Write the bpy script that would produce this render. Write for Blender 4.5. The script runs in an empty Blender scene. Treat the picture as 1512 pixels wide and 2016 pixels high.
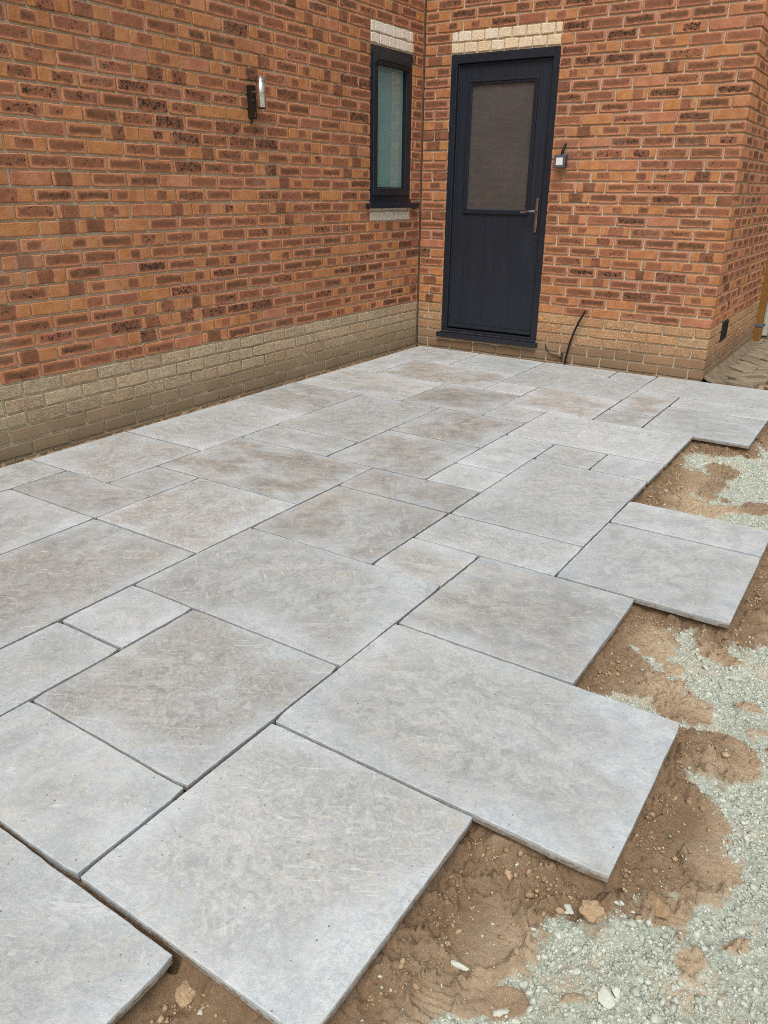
import bpy, bmesh, math, random
import numpy as np
from mathutils import Matrix, Vector

# ------------------------------------------------------------------ camera, sky, sun, exposure
scene = bpy.context.scene
CAM = np.array([3.6020384, -6.01011472, 1.28629961])
YAW, PITCH, ROLL, FPX = -0.57901651, 0.39643306, 0.01173717, 1517.3135
fwd = np.array([math.sin(YAW)*math.cos(PITCH), math.cos(YAW)*math.cos(PITCH), -math.sin(PITCH)])
rt = np.array([math.cos(YAW), -math.sin(YAW), 0.0])
up = np.cross(rt, fwd)
rt2 = rt*math.cos(ROLL) + up*math.sin(ROLL)
up2 = -rt*math.sin(ROLL) + up*math.cos(ROLL)
cd = bpy.data.cameras.new('camera')
cam = bpy.data.objects.new('camera', cd)
scene.collection.objects.link(cam)
M = Matrix(((rt2[0], up2[0], -fwd[0], CAM[0]), (rt2[1], up2[1], -fwd[1], CAM[1]),
            (rt2[2], up2[2], -fwd[2], CAM[2]), (0, 0, 0, 1)))
cam.matrix_world = M
cd.sensor_fit = 'HORIZONTAL'
cd.sensor_width = 36.0
cd.lens = 36.0*FPX/1512.0
cd.clip_start = 0.02
cd.clip_end = 2000.0
scene.camera = cam

SUN_EL, SUN_AZ = math.radians(58), math.radians(156)      # azimuth clockwise from +Y
world = bpy.data.worlds.new('World')
scene.world = world
world.use_nodes = True
wn = world.node_tree
bg = wn.nodes['Background']
sky = wn.nodes.new('ShaderNodeTexSky')
sky.sky_type = 'NISHITA'
sky.sun_disc = False
sky.sun_elevation = SUN_EL
sky.sun_rotation = SUN_AZ
sky.air_density = 1.0
sky.dust_density = 5.0
sky.ozone_density = 1.0
hs = wn.nodes.new('ShaderNodeHueSaturation')
hs.inputs['Saturation'].default_value = 0.22
wn.links.new(sky.outputs[0], hs.inputs['Color'])
wn.links.new(hs.outputs[0], bg.inputs['Color'])
bg.inputs['Strength'].default_value = 0.10

sd = bpy.data.lights.new('sun', 'SUN')
sd.energy = 1.5
sd.angle = math.radians(28)
sd.color = (1.0, 0.965, 0.92)
sun = bpy.data.objects.new('sun', sd)
scene.collection.objects.link(sun)
to_sun = Vector((math.sin(SUN_AZ)*math.cos(SUN_EL), math.cos(SUN_AZ)*math.cos(SUN_EL), math.sin(SUN_EL)))
sun.rotation_euler = to_sun.to_track_quat('Z', 'Y').to_euler()
sun.location = (3, -6, 8)

vs = scene.view_settings
vs.view_transform = 'Standard'
vs.look = 'None'
vs.gamma = 1.0
vs.use_curve_mapping = False
vs.exposure = 0.27
scene.cycles.filter_width = 1.0
scene.cycles.use_denoising = False
scene.cycles.max_bounces = 5
scene.cycles.diffuse_bounces = 3
scene.cycles.glossy_bounces = 2
scene.cycles.caustics_reflective = False

# ------------------------------------------------------------------ helpers
COL = scene.collection
RNG = np.random.default_rng(11)
random.seed(5)

def px(P):
    q = np.asarray(P, float) - CAM
    d = q @ fwd
    return 756 + FPX*(q @ rt2)/d, 1008 - FPX*(q @ up2)/d

def lin(r, g, b, a=1.0):
    f = lambda c: (c/255/12.92) if c <= 10 else ((c/255+0.055)/1.055)**2.4
    return (f(r), f(g), f(b), a)

def tag(o, label=None, cat=None, group=None, kind=None):
    if label: o['label'] = label
    if cat: o['category'] = cat
    if group: o['group'] = group
    if kind: o['kind'] = kind
    return o

def link(o, parent=None):
    COL.objects.link(o)
    if parent is not None:
        o.parent = parent
    return o

def empty(name, loc=(0, 0, 0)):
    o = bpy.data.objects.new(name, None)
    o.empty_display_size = 0.1
    o.location = loc
    return link(o)

def mesh_obj(name, verts, faces, mat, parent=None, smooth=False):
    me = bpy.data.meshes.new(name)
    me.from_pydata([tuple(v) for v in verts], [], faces)
    me.update()
    if smooth:
        me.polygons.foreach_set('use_smooth', [True]*len(me.polygons))
    if mat: me.materials.append(mat)
    return link(bpy.data.objects.new(name, me), parent)

def bm_obj(name, bm, mat, parent=None, smooth=False):
    bmesh.ops.recalc_face_normals(bm, faces=bm.faces)
    me = bpy.data.meshes.new(name)
    bm.to_mesh(me)
    bm.free()
    if smooth:
        me.polygons.foreach_set('use_smooth', [True]*len(me.polygons))
    me.materials.append(mat)
    return link(bpy.data.objects.new(name, me), parent)

def add_box(bm, x0, x1, y0, y1, z0, z1, bev=0.0, seg=1):
    r = bmesh.ops.create_cube(bm, size=1.0)
    vsn = r['verts']
    for v in vsn:
        v.co = Vector((x0 + (v.co.x+.5)*(x1-x0), y0 + (v.co.y+.5)*(y1-y0), z0 + (v.co.z+.5)*(z1-z0)))
    if bev > 0:
        es = list({e for v in vsn for e in v.link_edges})
        bmesh.ops.bevel(bm, geom=es, offset=bev, segments=seg, affect='EDGES', profile=0.5)
    return bm

def box_obj(name, dims, mat, parent=None, bev=0.0, seg=1):
    bm = bmesh.new()
    add_box(bm, *dims, bev=bev, seg=seg)
    return bm_obj(name, bm, mat, parent)

def add_tube(bm, pts, rad, seg=10, cap=True):
    pts = [Vector(p) for p in pts]
    rads = rad if isinstance(rad, (list, tuple)) else [rad]*len(pts)
    rings = []
    ref = None
    for i, p in enumerate(pts):
        t = (pts[min(i+1, len(pts)-1)] - pts[max(i-1, 0)]).normalized()
        if ref is None:
            ref = t.orthogonal().normalized()
        ref = (ref - t*ref.dot(t)).normalized()
        b = t.cross(ref)
        rings.append([bm.verts.new(p + (ref*math.cos(2*math.pi*k/seg) + b*math.sin(2*math.pi*k/seg))*rads[i]) for k in range(seg)])
    for a, b in zip(rings, rings[1:]):
        for k in range(seg):
            bm.faces.new((a[k], a[(k+1) % seg], b[(k+1) % seg], b[k]))
    if cap:
        bm.faces.new(rings[0][::-1]); bm.faces.new(rings[-1])

def spline(pts, n=8):
    pts = [Vector(p) for p in pts]
    P = [pts[0]] + pts + [pts[-1]]
    out = []
    for i in range(1, len(P)-2):
        for k in range(n):
            t = k/n
            a, b, c, d = P[i-1], P[i], P[i+1], P[i+2]
            out.append(0.5*((2*b) + (c-a)*t + (2*a-5*b+4*c-d)*t*t + (3*b-a-3*c+d)*t**3))
    out.append(pts[-1])
    return out

# numpy noise -------------------------------------------------------
def vnoise(x, y, seed):
    xi = np.floor(x).astype(np.int64); yi = np.floor(y).astype(np.int64)
    xf = x-xi; yf = y-yi
    def h(a, b):
        n = (a*374761393 + b*668265263 + seed*974634777) & 0xffffffff
        n = ((n ^ (n >> 13))*1274126177) & 0xffffffff
        n = n ^ (n >> 16)
        return (n & 0xffff)/65535.0
    u = xf*xf*(3-2*xf); v = yf*yf*(3-2*yf)
    return (h(xi, yi)*(1-u)+h(xi+1, yi)*u)*(1-v) + (h(xi, yi+1)*(1-u)+h(xi+1, yi+1)*u)*v

def fbm(x, y, seed, oct=4, gain=0.5):
    s = 0; a = 1; t = 0
    for o in range(oct):
        s = s + a*(vnoise(x*2**o, y*2**o, seed+o*17)-0.5); t += a; a *= gain
    return s/t*2

def sstep(a, b, x):
    t = np.clip((x-a)/(b-a), 0, 1)
    return t*t*(3-2*t)

# ------------------------------------------------------------------ node helper
class NT:
    def __init__(s, name, rough=0.8, spec=0.3, metal=0.0):
        s.m = bpy.data.materials.new(name)
        s.m.use_nodes = True
        s.t = s.m.node_tree
        s.b = s.t.nodes['Principled BSDF']
        s.b.inputs['Roughness'].default_value = rough
        s.b.inputs['Specular IOR Level'].default_value = spec
        s.b.inputs['Metallic'].default_value = metal
    def put(s, inp, v):
        if isinstance(v, bpy.types.NodeSocket): s.t.links.new(v, inp)
        else: inp.default_value = v
    def node(s, typ): return s.t.nodes.new(typ)
    def attr(s, name, out='Vector'):
        n = s.node('ShaderNodeAttribute'); n.attribute_name = name
        return n.outputs[out]
    def attrn(s, name):
        n = s.node('ShaderNodeAttribute'); n.attribute_name = name
        return n
    def math(s, op, a, b=0.0, c=None, clamp=False):
        n = s.node('ShaderNodeMath'); n.operation = op; n.use_clamp = clamp
        s.put(n.inputs[0], a); s.put(n.inputs[1], b)
        if c is not None: s.put(n.inputs[2], c)
        return n.outputs[0]
    def vmath(s, op, a, b=None):
        n = s.node('ShaderNodeVectorMath'); n.operation = op
        s.put(n.inputs[0], a)
        if b is not None: s.put(n.inputs['Scale'] if op == 'SCALE' else n.inputs[1], b)
        return n.outputs[0]
    def sep(s, v):
        n = s.node('ShaderNodeSeparateXYZ'); s.put(n.inputs[0], v); return n.outputs
    def sepc(s, v):
        n = s.node('ShaderNodeSeparateColor'); s.put(n.inputs[0], v); return n.outputs
    def comb(s, x, y, z):
        n = s.node('ShaderNodeCombineXYZ')
        for i, v in enumerate((x, y, z)): s.put(n.inputs[i], v)
        return n.outputs[0]
    def noise(s, vec, scale, detail=3, rough=0.55, out='Fac', dist=0.0):
        n = s.node('ShaderNodeTexNoise')
        s.put(n.inputs['Vector'], vec); s.put(n.inputs['Scale'], scale)
        n.inputs['Detail'].default_value = detail
        n.inputs['Roughness'].default_value = rough
        n.inputs['Distortion'].default_value = dist
        return n.outputs[out]
    def voro(s, vec, scale, feat='F1', out='Distance', rand=1.0):
        n = s.node('ShaderNodeTexVoronoi'); n.feature = feat
        s.put(n.inputs['Vector'], vec); s.put(n.inputs['Scale'], scale)
        n.inputs['Randomness'].default_value = rand
        return n.outputs[out]
    def ss(s, x, a, b, lo=0.0, hi=1.0):
        n = s.node('ShaderNodeMapRange'); n.interpolation_type = 'SMOOTHSTEP'
        s.put(n.inputs['Value'], x)
        if isinstance(a, (int, float)) and isinstance(b, (int, float)) and a > b:
            a, b, lo, hi = b, a, hi, lo
        s.put(n.inputs['From Min'], a); s.put(n.inputs['From Max'], b)
        s.put(n.inputs['To Min'], lo); s.put(n.inputs['To Max'], hi)
        return n.outputs['Result']
    def mix(s, f, a, b, mode='MIX'):
        n = s.node('ShaderNodeMix'); n.data_type = 'RGBA'; n.blend_type = mode
        s.put(n.inputs[0], f); s.put(n.inputs[6], a); s.put(n.inputs[7], b)
        return n.outputs[2]
    def scale(s, col, f):
        return s.vmath('SCALE', col, f)
    def bump(s, h, strength=0.5, dist=0.002, normal=None):
        n = s.node('ShaderNodeBump')
        n.inputs['Strength'].default_value = strength
        n.inputs['Distance'].default_value = dist
        s.put(n.inputs['Height'], h)
        if normal is not None: s.put(n.inputs['Normal'], normal)
        return n.outputs[0]
    def base(s, c): s.put(s.b.inputs['Base Color'], c)
    def normal(s, n): s.put(s.b.inputs['Normal'], n)
    def rough(s, r): s.put(s.b.inputs['Roughness'], r)
    def obj(s):
        return s.node('ShaderNodeTexCoord').outputs['Object']
    def pos(s):
        return s.node('ShaderNodeNewGeometry').outputs['Position']

def seeded(nt, vec, *parts):
    """shift a local vector by a per-piece seed plus the object's own random number"""
    oi = nt.node('ShaderNodeObjectInfo').outputs['Random']
    s = nt.math('MULTIPLY_ADD', oi, 37.0, nt.math('MULTIPLY', parts[0], 53.0))
    return nt.vmath('ADD', vec, nt.comb(s, nt.math('MULTIPLY', s, 1.7), nt.math('MULTIPLY', s, 0.6)))

# ------------------------------------------------------------------ materials
def mat_facing_brick():
    n = NT('orange_multi_brick', rough=0.85, spec=0.22)
    bl = n.attr('bl')
    A = n.attrn('bp'); rect = n.sepc(A.outputs['Color']); v1 = A.outputs['Alpha']
    B = n.attrn('bq'); q = n.sepc(B.outputs['Color']); seed = B.outputs['Alpha']
    dark, tint, speck = q[0], q[1], q[2]
    sv = seeded(n, bl, seed)
    w_ = n.sepc(n.noise(sv, 42, 3, 0.62, out='Color'))
    wob, cl, sp2 = w_[0], w_[1], w_[2]
    t_ = n.sepc(n.noise(sv, 15, 2, 0.5, out='Color'))
    wob2, wob3, str_ = t_[0], t_[1], t_[2]
    p = n.sep(bl)
    u0, u1, v0 = rect[0], rect[1], rect[2]
    du = n.math('MAXIMUM', n.math('SUBTRACT', u0, p[0]), n.math('SUBTRACT', p[0], u1))
    dv = n.math('MAXIMUM', n.math('SUBTRACT', v0, p[2]), n.math('SUBTRACT', p[2], v1))
    rr = 0.011
    du2, dv2 = n.math('ADD', du, rr), n.math('ADD', dv, rr)
    ol = n.math('SQRT', n.math('ADD', n.math('POWER', n.math('MAXIMUM', du2, 0.0), 2.0), n.math('POWER', n.math('MAXIMUM', dv2, 0.0), 2.0)))
    d = n.math('SUBTRACT', n.math('ADD', n.math('MINIMUM', n.math('MAXIMUM', du2, dv2), 0.0), ol), rr)
    d = n.math('ADD', d, n.math('ADD', n.math('MULTIPLY', n.math('SUBTRACT', wob, 0.5), 0.016), n.math('MULTIPLY', n.math('SUBTRACT', wob3, 0.5), 0.022)))
    inside = n.ss(d, 0.004, -0.005)
    halo = n.math('MULTIPLY', n.ss(d, 0.014, 0.003), n.math('SUBTRACT', 1.0, inside))
    orange = n.mix(n.ss(wob2, 0.3, 0.7), lin(184, 124, 76), lin(200, 142, 94))
    pink = n.mix(n.ss(wob2, 0.3, 0.7), lin(180, 118, 88), lin(198, 136, 108))
    outer = n.mix(tint, orange, pink)
    outer = n.mix(n.math('MULTIPLY', halo, 0.42), outer, lin(204, 146, 120))
    core_ = n.ss(d, 0.0, -0.016, 0.1, 1.0)
    dk = n.math('ADD', n.math('ADD', dark, 0.12), n.math('MULTIPLY', n.math('SUBTRACT', wob3, 0.5), 1.6), clamp=True)
    inner = n.mix(n.math('MULTIPLY', core_, dk), lin(160, 104, 80), lin(92, 68, 50))
    col = n.mix(n.math('MULTIPLY', inside, 0.85), outer, inner)
    # dark fireskin spots gathered in the patch
    sp = n.noise(sv, 130, 2, 0.5)
    lim = n.math('SUBTRACT', 0.66, n.math('MULTIPLY', speck, 0.12))
    s1 = n.ss(n.math('ADD', n.math('MULTIPLY', sp, 0.50), n.math('MULTIPLY', cl, 0.58)), lim, n.math('ADD', lim, 0.05))
    s1 = n.math('MULTIPLY', s1, n.ss(d, 0.001, -0.007))
    col = n.mix(n.math('MULTIPLY', s1, 0.88), col, lin(44, 36, 36))
    lb = n.math('SUBTRACT', 0.69, n.math('MULTIPLY', speck, 0.08))
    big = n.math('MULTIPLY', n.ss(sp2, lb, n.math('ADD', lb, 0.05)), n.ss(d, -0.002, -0.010))
    col = n.mix(n.math('MULTIPLY', big, 0.85), col, lin(40, 35, 40))
    gr = n.noise(sv, 420, 1, 0.6)
    col = n.mix(n.ss(gr, 0.25, 0.7, 0.0, 0.34), col, n.scale(col, 0.62))
    wp_ = n.sepc(n.noise(n.pos(), 1.7, 4, 0.6, out='Color'))
    col = n.mix(n.ss(wp_[0], 0.56, 0.74, 0.0, 0.20), col, lin(196, 172, 152))
    col = n.scale(col, n.ss(wp_[1], 0.3, 0.7, 0.90, 1.08))
    n.base(col)
    streak = n.noise(n.vmath('MULTIPLY', sv, (1, 1, 0.35)), 240, 2, 0.6)
    n.normal(n.bump(n.math('ADD', streak, n.math('MULTIPLY', wob, 2.0)), 0.7, 0.0026))
    return n.m

def mat_plinth():
    n = NT('creased_buff_brick', rough=0.9, spec=0.2)
    bl = n.attr('bl')
    B = n.attrn('bq'); q = n.sepc(B.outputs['Color']); seed = B.outputs['Alpha']
    dirt, smooth, warm = q[0], q[1], q[2]
    pale = n.sepc(n.attrn('bp').outputs['Color'])[0]
    sv = seeded(n, bl, seed)
    warp = n.vmath('SCALE', n.vmath('SUBTRACT', n.noise(sv, 26, 2, 0.5, out='Color'), (0.5, 0.5, 0.5)), 0.035)
    cv = n.vmath('ADD', n.vmath('MULTIPLY', sv, (0.45, 1, 1)), warp)
    cre = n.noise(cv, 85, 3, 0.5)
    cre = n.math('ABSOLUTE', n.math('SUBTRACT', cre, 0.5))
    cre = n.ss(cre, 0.0, 0.055)
    amp = n.math('SUBTRACT', 1.0, smooth)
    tone = n.noise(sv, 14, 3, 0.6)
    buff = n.mix(tone, lin(186, 168, 139), lin(212, 194, 164))
    tan = n.mix(tone, lin(192, 143, 100), lin(214, 168, 122))
    col = n.mix(warm, buff, tan)
    drt = n.mix(warm, n.mix(tone, lin(138, 123, 99), lin(168, 145, 118)), n.mix(tone, lin(140, 110, 85), lin(166, 129, 101)))
    col = n.mix(pale, col, n.mix(warm, n.mix(tone, lin(232, 220, 200), lin(246, 239, 226)), n.mix(tone, lin(226, 190, 138), lin(240, 212, 168))))
    col = n.mix(dirt, col, drt)
    col = n.mix(n.math('MULTIPLY', n.math('MULTIPLY', n.math('SUBTRACT', 1.0, cre), amp), 0.58), col, n.scale(col, 0.42))  # crease shade painted into the colour, along the lines of the bump
    gr = n.noise(sv, 380, 2, 0.6)
    col = n.mix(n.math('MULTIPLY', n.ss(gr, 0.3, 0.75, 0, 0.25), n.math('SUBTRACT', 1.0, pale)), col, n.scale(col, 0.7))
    # splash dirt low on the wall, uneven
    wp = n.pos(); z = n.sep(wp)[2]
    sp = n.ss(n.math('ADD', z, n.math('MULTIPLY', n.math('SUBTRACT', n.noise(wp, 4, 4, 0.6), 0.5), 0.25)), -0.02, 0.26, 0.55, 0.0)
    col = n.mix(sp, col, lin(118, 104, 82))
    n.base(col)
    h = n.math('ADD', n.math('MULTIPLY', cre, amp), n.math('MULTIPLY', gr, 0.10))
    n.normal(n.bump(h, 0.7, 0.004))
    return n.m

def mat_mortar():
    n = NT('mortar', rough=0.95, spec=0.1)
    p = n.pos()
    a = n.noise(p, 30, 4, 0.65)
    b = n.noise(p, 400, 2, 0.6)
    c = n.mix(a, lin(200, 186, 160), lin(226, 214, 190))
    c = n.mix(n.ss(n.noise(p, 1.6, 3, 0.6), 0.45, 0.8), c, lin(176, 158, 130))
    c = n.mix(n.ss(b, 0.3, 0.8, 0, 0.4), c, lin(110, 96, 76))
    n.base(c)
    n.normal(n.bump(n.math('ADD', a, b), 0.6, 0.003))
    return n.m

def mat_slab():
    n = NT('grey_stone_slab', rough=0.6, spec=0.32)
    sl = n.attr('sl')
    A = n.attrn('sp'); q = n.sepc(A.outputs['Color']); seed = A.outputs['Alpha']
    hx, hy, warm = q[0], q[1], q[2]
    sv = seeded(n, sl, seed)
    p = n.sep(sl); P = n.sep(sv)
    e = n.math('MINIMUM', n.math('SUBTRACT', hx, n.math('ABSOLUTE', p[0])), n.math('SUBTRACT', hy, n.math('ABSOLUTE', p[1])))
    r1 = n.math('FRACT', n.math('MULTIPLY', seed, 13.7)); r2 = n.math('FRACT', n.math('MULTIPLY', seed, 29.3)); r3 = n.math('FRACT', n.math('MULTIPLY', seed, 57.1))
    wc = n.noise(sv, 7, 3, 0.62, out='Color')
    wv = n.vmath('ADD', sv, n.vmath('SCALE', n.vmath('SUBTRACT', wc, (0.5, 0.5, 0.5)), n.math('MULTIPLY_ADD', r2, 0.34, 0.04)))
    wv = n.vmath('MULTIPLY', wv, n.comb(n.math('MULTIPLY_ADD', r3, 0.9, 0.55), n.math('MULTIPLY_ADD', r3, -0.9, 1.45), 1.0))
    B3 = n.sepc(n.noise(wv, n.math('MULTIPLY_ADD', r1, 4.5, 1.8), 5, 0.66, out='Color'))          # three broad fields
    M3 = n.sepc(n.noise(wv, n.math('MULTIPLY_ADD', r2, 18.0, 8.0), 6, 0.76, out='Color'))           # three mottles
    F3 = n.sepc(n.noise(sv, 95, 3, 0.7, out='Color'))            # fine speckle
    grain = n.noise(sv, 560, 1, 0.6)
    med = M3[0]
    cen = n.ss(n.math('ADD', e, n.math('MULTIPLY', n.math('SUBTRACT', n.math('ADD', n.math('MULTIPLY', B3[0], 0.6), n.math('MULTIPLY', med, 0.4)), 0.5), 0.9)), -0.02, 0.10)
    tone = n.ss(n.math('FRACT', n.math('MULTIPLY', seed, 7.31)), 0.0, 1.0, 0.90, 1.07)
    pale = n.mix(n.ss(med, 0.3, 0.7), lin(182, 190, 194), lin(212, 218, 220))
    grey = n.mix(n.ss(med, 0.3, 0.7), lin(168, 174, 175), lin(202, 206, 205))
    warmc = n.mix(n.ss(med, 0.3, 0.7), lin(140, 135, 127), lin(184, 178, 169))
    col = n.mix(n.math('MULTIPLY', cen, 0.8), pale, grey)
    wf = n.math('MULTIPLY', n.math('MULTIPLY', n.math('ADD', n.math('MULTIPLY', cen, 0.75), 0.15), warm), n.ss(B3[1], 0.36, 0.56, 0.2, 0.95))
    col = n.mix(wf, col, warmc)
    # dust and damp that run across the joints
    W3 = n.sepc(n.noise(n.pos(), 1.9, 4, 0.62, out='Color'))
    col = n.mix(n.ss(W3[0], 0.52, 0.72, 0.0, 0.22), col, lin(192, 187, 175))
    col = n.scale(col, n.ss(W3[1], 0.3, 0.7, 0.90, 1.07))
    WP = n.sep(n.pos())
    bx_ = n.math('ADD', n.math('MULTIPLY', WP[0], 0.82), n.math('MULTIPLY', WP[1], 0.57)); by_ = n.math('SUBTRACT', n.math('MULTIPLY', WP[1], 0.82), n.math('MULTIPLY', WP[0], 0.57))
    br = n.noise(n.comb(n.math('MULTIPLY', bx_, 0.10), by_, 0.0), 34, 3, 0.6, dist=0.4)
    br = n.math('MULTIPLY', n.ss(br, 0.50, 0.62), n.ss(W3[2], 0.47, 0.62))
    col = n.mix(n.math('MULTIPLY', br, 0.38), col, lin(210, 208, 200))
    # buff mottling, clay smears
    bm_ = n.math('MULTIPLY', n.ss(M3[1], 0.52, 0.66), n.ss(B3[2], 0.44, 0.60))
    col = n.mix(n.math('MULTIPLY', bm_, 0.50), col, lin(200, 190, 170))
    col = n.mix(n.math('MULTIPLY', n.ss(M3[2], 0.54, 0.72), n.math('MULTIPLY_ADD', r1, 0.30, 0.05)), col, n.scale(col, 0.68))
    col = n.mix(n.ss(F3[0], 0.36, 0.64, 0.0, 0.36), col, n.scale(col, 0.74))
    fl_ = n.math('MULTIPLY', n.ss(n.noise(wv, 58, 4, 0.7), 0.54, 0.64), n.ss(B3[2], 0.40, 0.58))
    col = n.mix(n.math('MULTIPLY', fl_, n.math('MULTIPLY_ADD', r1, 0.4, 0.25)), col, lin(214, 208, 192))
    # chalky drags in two directions, sharp and thin
    for k, (ang, sc, lo, msk) in enumerate(((0.55, 70, 0.585, B3[1]), (-0.75, 90, 0.60, B3[0]))):
        ca, sa = math.cos(ang), math.sin(ang)
        xx = n.math('ADD', n.math('MULTIPLY', P[0], ca), n.math('MULTIPLY', P[1], sa))
        yy = n.math('SUBTRACT', n.math('MULTIPLY', P[1], ca), n.math('MULTIPLY', P[0], sa))
        st = n.noise(n.comb(n.math('MULTIPLY', xx, 0.14), yy, float(k)*3.1), sc, 4, 0.62, dist=1.1)
        st = n.math('MULTIPLY', n.ss(st, lo, lo+0.08), n.ss(msk, 0.44, 0.60))
        col = n.mix(n.math('MULTIPLY', st, n.math('MULTIPLY_ADD', r3, 0.45, 0.4)), col, lin(218, 220, 218))
    pv = n.voro(sv, 38, rand=1.0)
    pits = n.math('MULTIPLY', n.ss(pv, 0.10, 0.06), n.ss(F3[1], 0.46, 0.54))
    col = n.mix(n.math('MULTIPLY', pits, 0.75), col, lin(92, 88, 84))
    rv = n.math('MULTIPLY', n.ss(F3[2], 0.56, 0.66), n.math('MULTIPLY', n.ss(M3[1], 0.58, 0.68), n.ss(B3[0], 0.52, 0.62)))
    col = n.mix(n.math('MULTIPLY', rv, 0.5), col, lin(190, 156, 112))
    col = n.mix(n.ss(grain, 0.3, 0.7, 0.0, 0.36), col, n.scale(col, 0.70))
    col = n.scale(col, tone)
    side = n.ss(n.math('ADD', p[2], n.math('MULTIPLY', n.math('SUBTRACT', F3[1], 0.5), 0.02)), -0.007, -0.013)
    col = n.mix(n.math('MULTIPLY', side, n.ss(med, 0.36, 0.60, 0.2, 0.95)), col, lin(128, 108, 84))
    n.base(col)
    n.rough(n.ss(med, 0.3, 0.7, 0.50, 0.70))
    h = n.math('ADD', n.math('MULTIPLY', F3[0], 0.9), n.math('ADD', n.math('MULTIPLY', grain, 0.3), n.math('ADD', n.math('MULTIPLY', med, 1.4), n.math('MULTIPLY', pits, -0.9))))
    n.normal(n.bump(h, 0.55, 0.002))
    return n.m

def mat_ground():
    n = NT('sand_and_crushed_stone', rough=0.95, spec=0.12)
    p = n.pos()
    sand = n.attr('sand', 'Fac'); wet = n.attr('wet', 'Fac')
    a3 = n.sepc(n.noise(p, 7, 5, 0.68, out='Color')); b3 = n.sepc(n.noise(p, 85, 5, 0.75, out='Color')); g = n.noise(p, 620, 1, 0.6)
    a, b = a3[0], b3[0]
    sc = n.mix(a, lin(184, 161, 132), lin(207, 188, 160))
    sc = n.mix(wet, sc, n.mix(a, lin(125, 102, 79), lin(162, 137, 110)))
    sc = n.mix(n.ss(b, 0.38, 0.62, 0, 0.5), sc, n.scale(sc, 0.68))
    gc = n.mix(n.ss(b, 0.35, 0.65), lin(160, 168, 153), lin(204, 209, 195))
    gc = n.mix(n.ss(a3[1], 0.50, 0.66, 0, 0.75), gc, lin(206, 188, 162))
    gc = n.mix(n.ss(b3[1], 0.54, 0.66, 0.0, 0.5), gc, lin(138, 146, 130))
    c = n.mix(n.ss(n.math('ADD', n.math('ADD', sand, n.math('MULTIPLY', n.math('SUBTRACT', b3[2], 0.5), 1.1)), n.math('MULTIPLY', n.math('SUBTRACT', a3[2], 0.5), 1.3)), 0.22, 0.78), gc, sc)
    c = n.mix(n.ss(g, 0.3, 0.7, 0, 0.22), c, n.scale(c, 0.70))
    n.base(c)
    n.normal(n.bump(n.math('ADD', b, n.math('MULTIPLY', g, 0.15)), 0.8, 0.010))
    return n.m

def mat_stone(name, c0, c1, c2):
    n = NT(name, rough=0.92, spec=0.15)
    r = n.attr('rnd', 'Fac'); p = n.pos()
    c = n.mix(r, c0, c1)
    c = n.mix(n.ss(n.noise(n.vmath('ADD', p, n.comb(r, 0.0, 0.0)), 60, 4, 0.65), 0.45, 0.75, 0, 0.6), c, c2)
    c = n.mix(n.ss(n.noise(p, 500, 2, 0.6), 0.3, 0.75, 0, 0.25), c, n.scale(c, 0.7))
    n.base(c)
    n.normal(n.bump(n.noise(p, 220, 4, 0.7), 0.6, 0.003))
    return n.m

def mat_plain(name, c, rough=0.5, spec=0.4, metal=0.0, grain=0.0, gscale=200.0, stretch=(1, 1, 1), var=0.12):
    n = NT(name, rough=rough, spec=spec, metal=metal)
    p = n.obj()
    a = n.noise(n.vmath('MULTIPLY', p, stretch), gscale*0.12, 4, 0.6)
    b = n.noise(n.vmath('MULTIPLY', p, stretch), gscale, 3, 0.6)
    col = n.mix(n.ss(a, 0.3, 0.7), n.scale(c, 1-var), n.scale(c, 1+var))
    n.base(col)
    n.rough(n.ss(a, 0.25, 0.75, max(rough-0.08, 0.02), min(rough+0.08, 1)))
    if grain > 0:
        n.normal(n.bump(b, grain, 0.001))
    return n.m

M_BRICK, M_PLINTH, M_MORTAR = mat_facing_brick(), mat_plinth(), mat_mortar()
M_SLAB, M_GROUND = mat_slab(), mat_ground()
M_STONE = mat_stone('pale_green_limestone', lin(170, 178, 163), lin(212, 216, 204), lin(200, 194, 174))
M_CLOD = mat_stone('damp_sand_clod', lin(152, 126, 96), lin(190, 164, 132), lin(206, 186, 158))
M_DOOR = mat_plain('anthracite_wood_grain', lin(36, 42, 52)[:3], 0.45, 0.35, grain=0.16, gscale=330, stretch=(1, 1, 0.05), var=0.05)
M_FRAME = mat_plain('anthracite_upvc', lin(34, 39, 48)[:3], 0.36, 0.4, var=0.06)
M_BLACK = mat_plain('black_rubber', lin(24, 23, 23)[:3], 0.5, 0.35)
M_CHROME = mat_plain('polished_steel', (0.76, 0.75, 0.73), 0.22, 0.5, metal=1.0, var=0.03)
M_HANDLE = mat_plain('reflection_tinted_chrome', (0.50, 0.44, 0.39), 0.2, 0.5, metal=1.0, var=0.05)  # dim coppery tint stands in for brickwork mirrored in the chrome
M_BRONZE = mat_plain('dark_bronze_metal', lin(58, 52, 46)[:3], 0.38, 0.5, metal=0.6)
M_FACE = mat_plain('blue_grey_metal', lin(96, 104, 116)[:3], 0.4, 0.5, metal=0.3)
M_DARKBODY = mat_plain('dark_grey_metal', lin(62, 62, 64)[:3], 0.5, 0.4)
M_LENS = mat_plain('white_lens', lin(236, 234, 226)[:3], 0.3, 0.5, var=0.03)
M_SEAL = mat_plain('dark_joint_filler', lin(92, 80, 66)[:3], 0.8, 0.2)
M_PIPE = mat_plain('caramel_plastic', lin(138, 98, 48)[:3], 0.4, 0.4)
M_PIPEW = mat_plain('weathered_white_plastic', lin(176, 178, 162)[:3], 0.5, 0.4)
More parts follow.
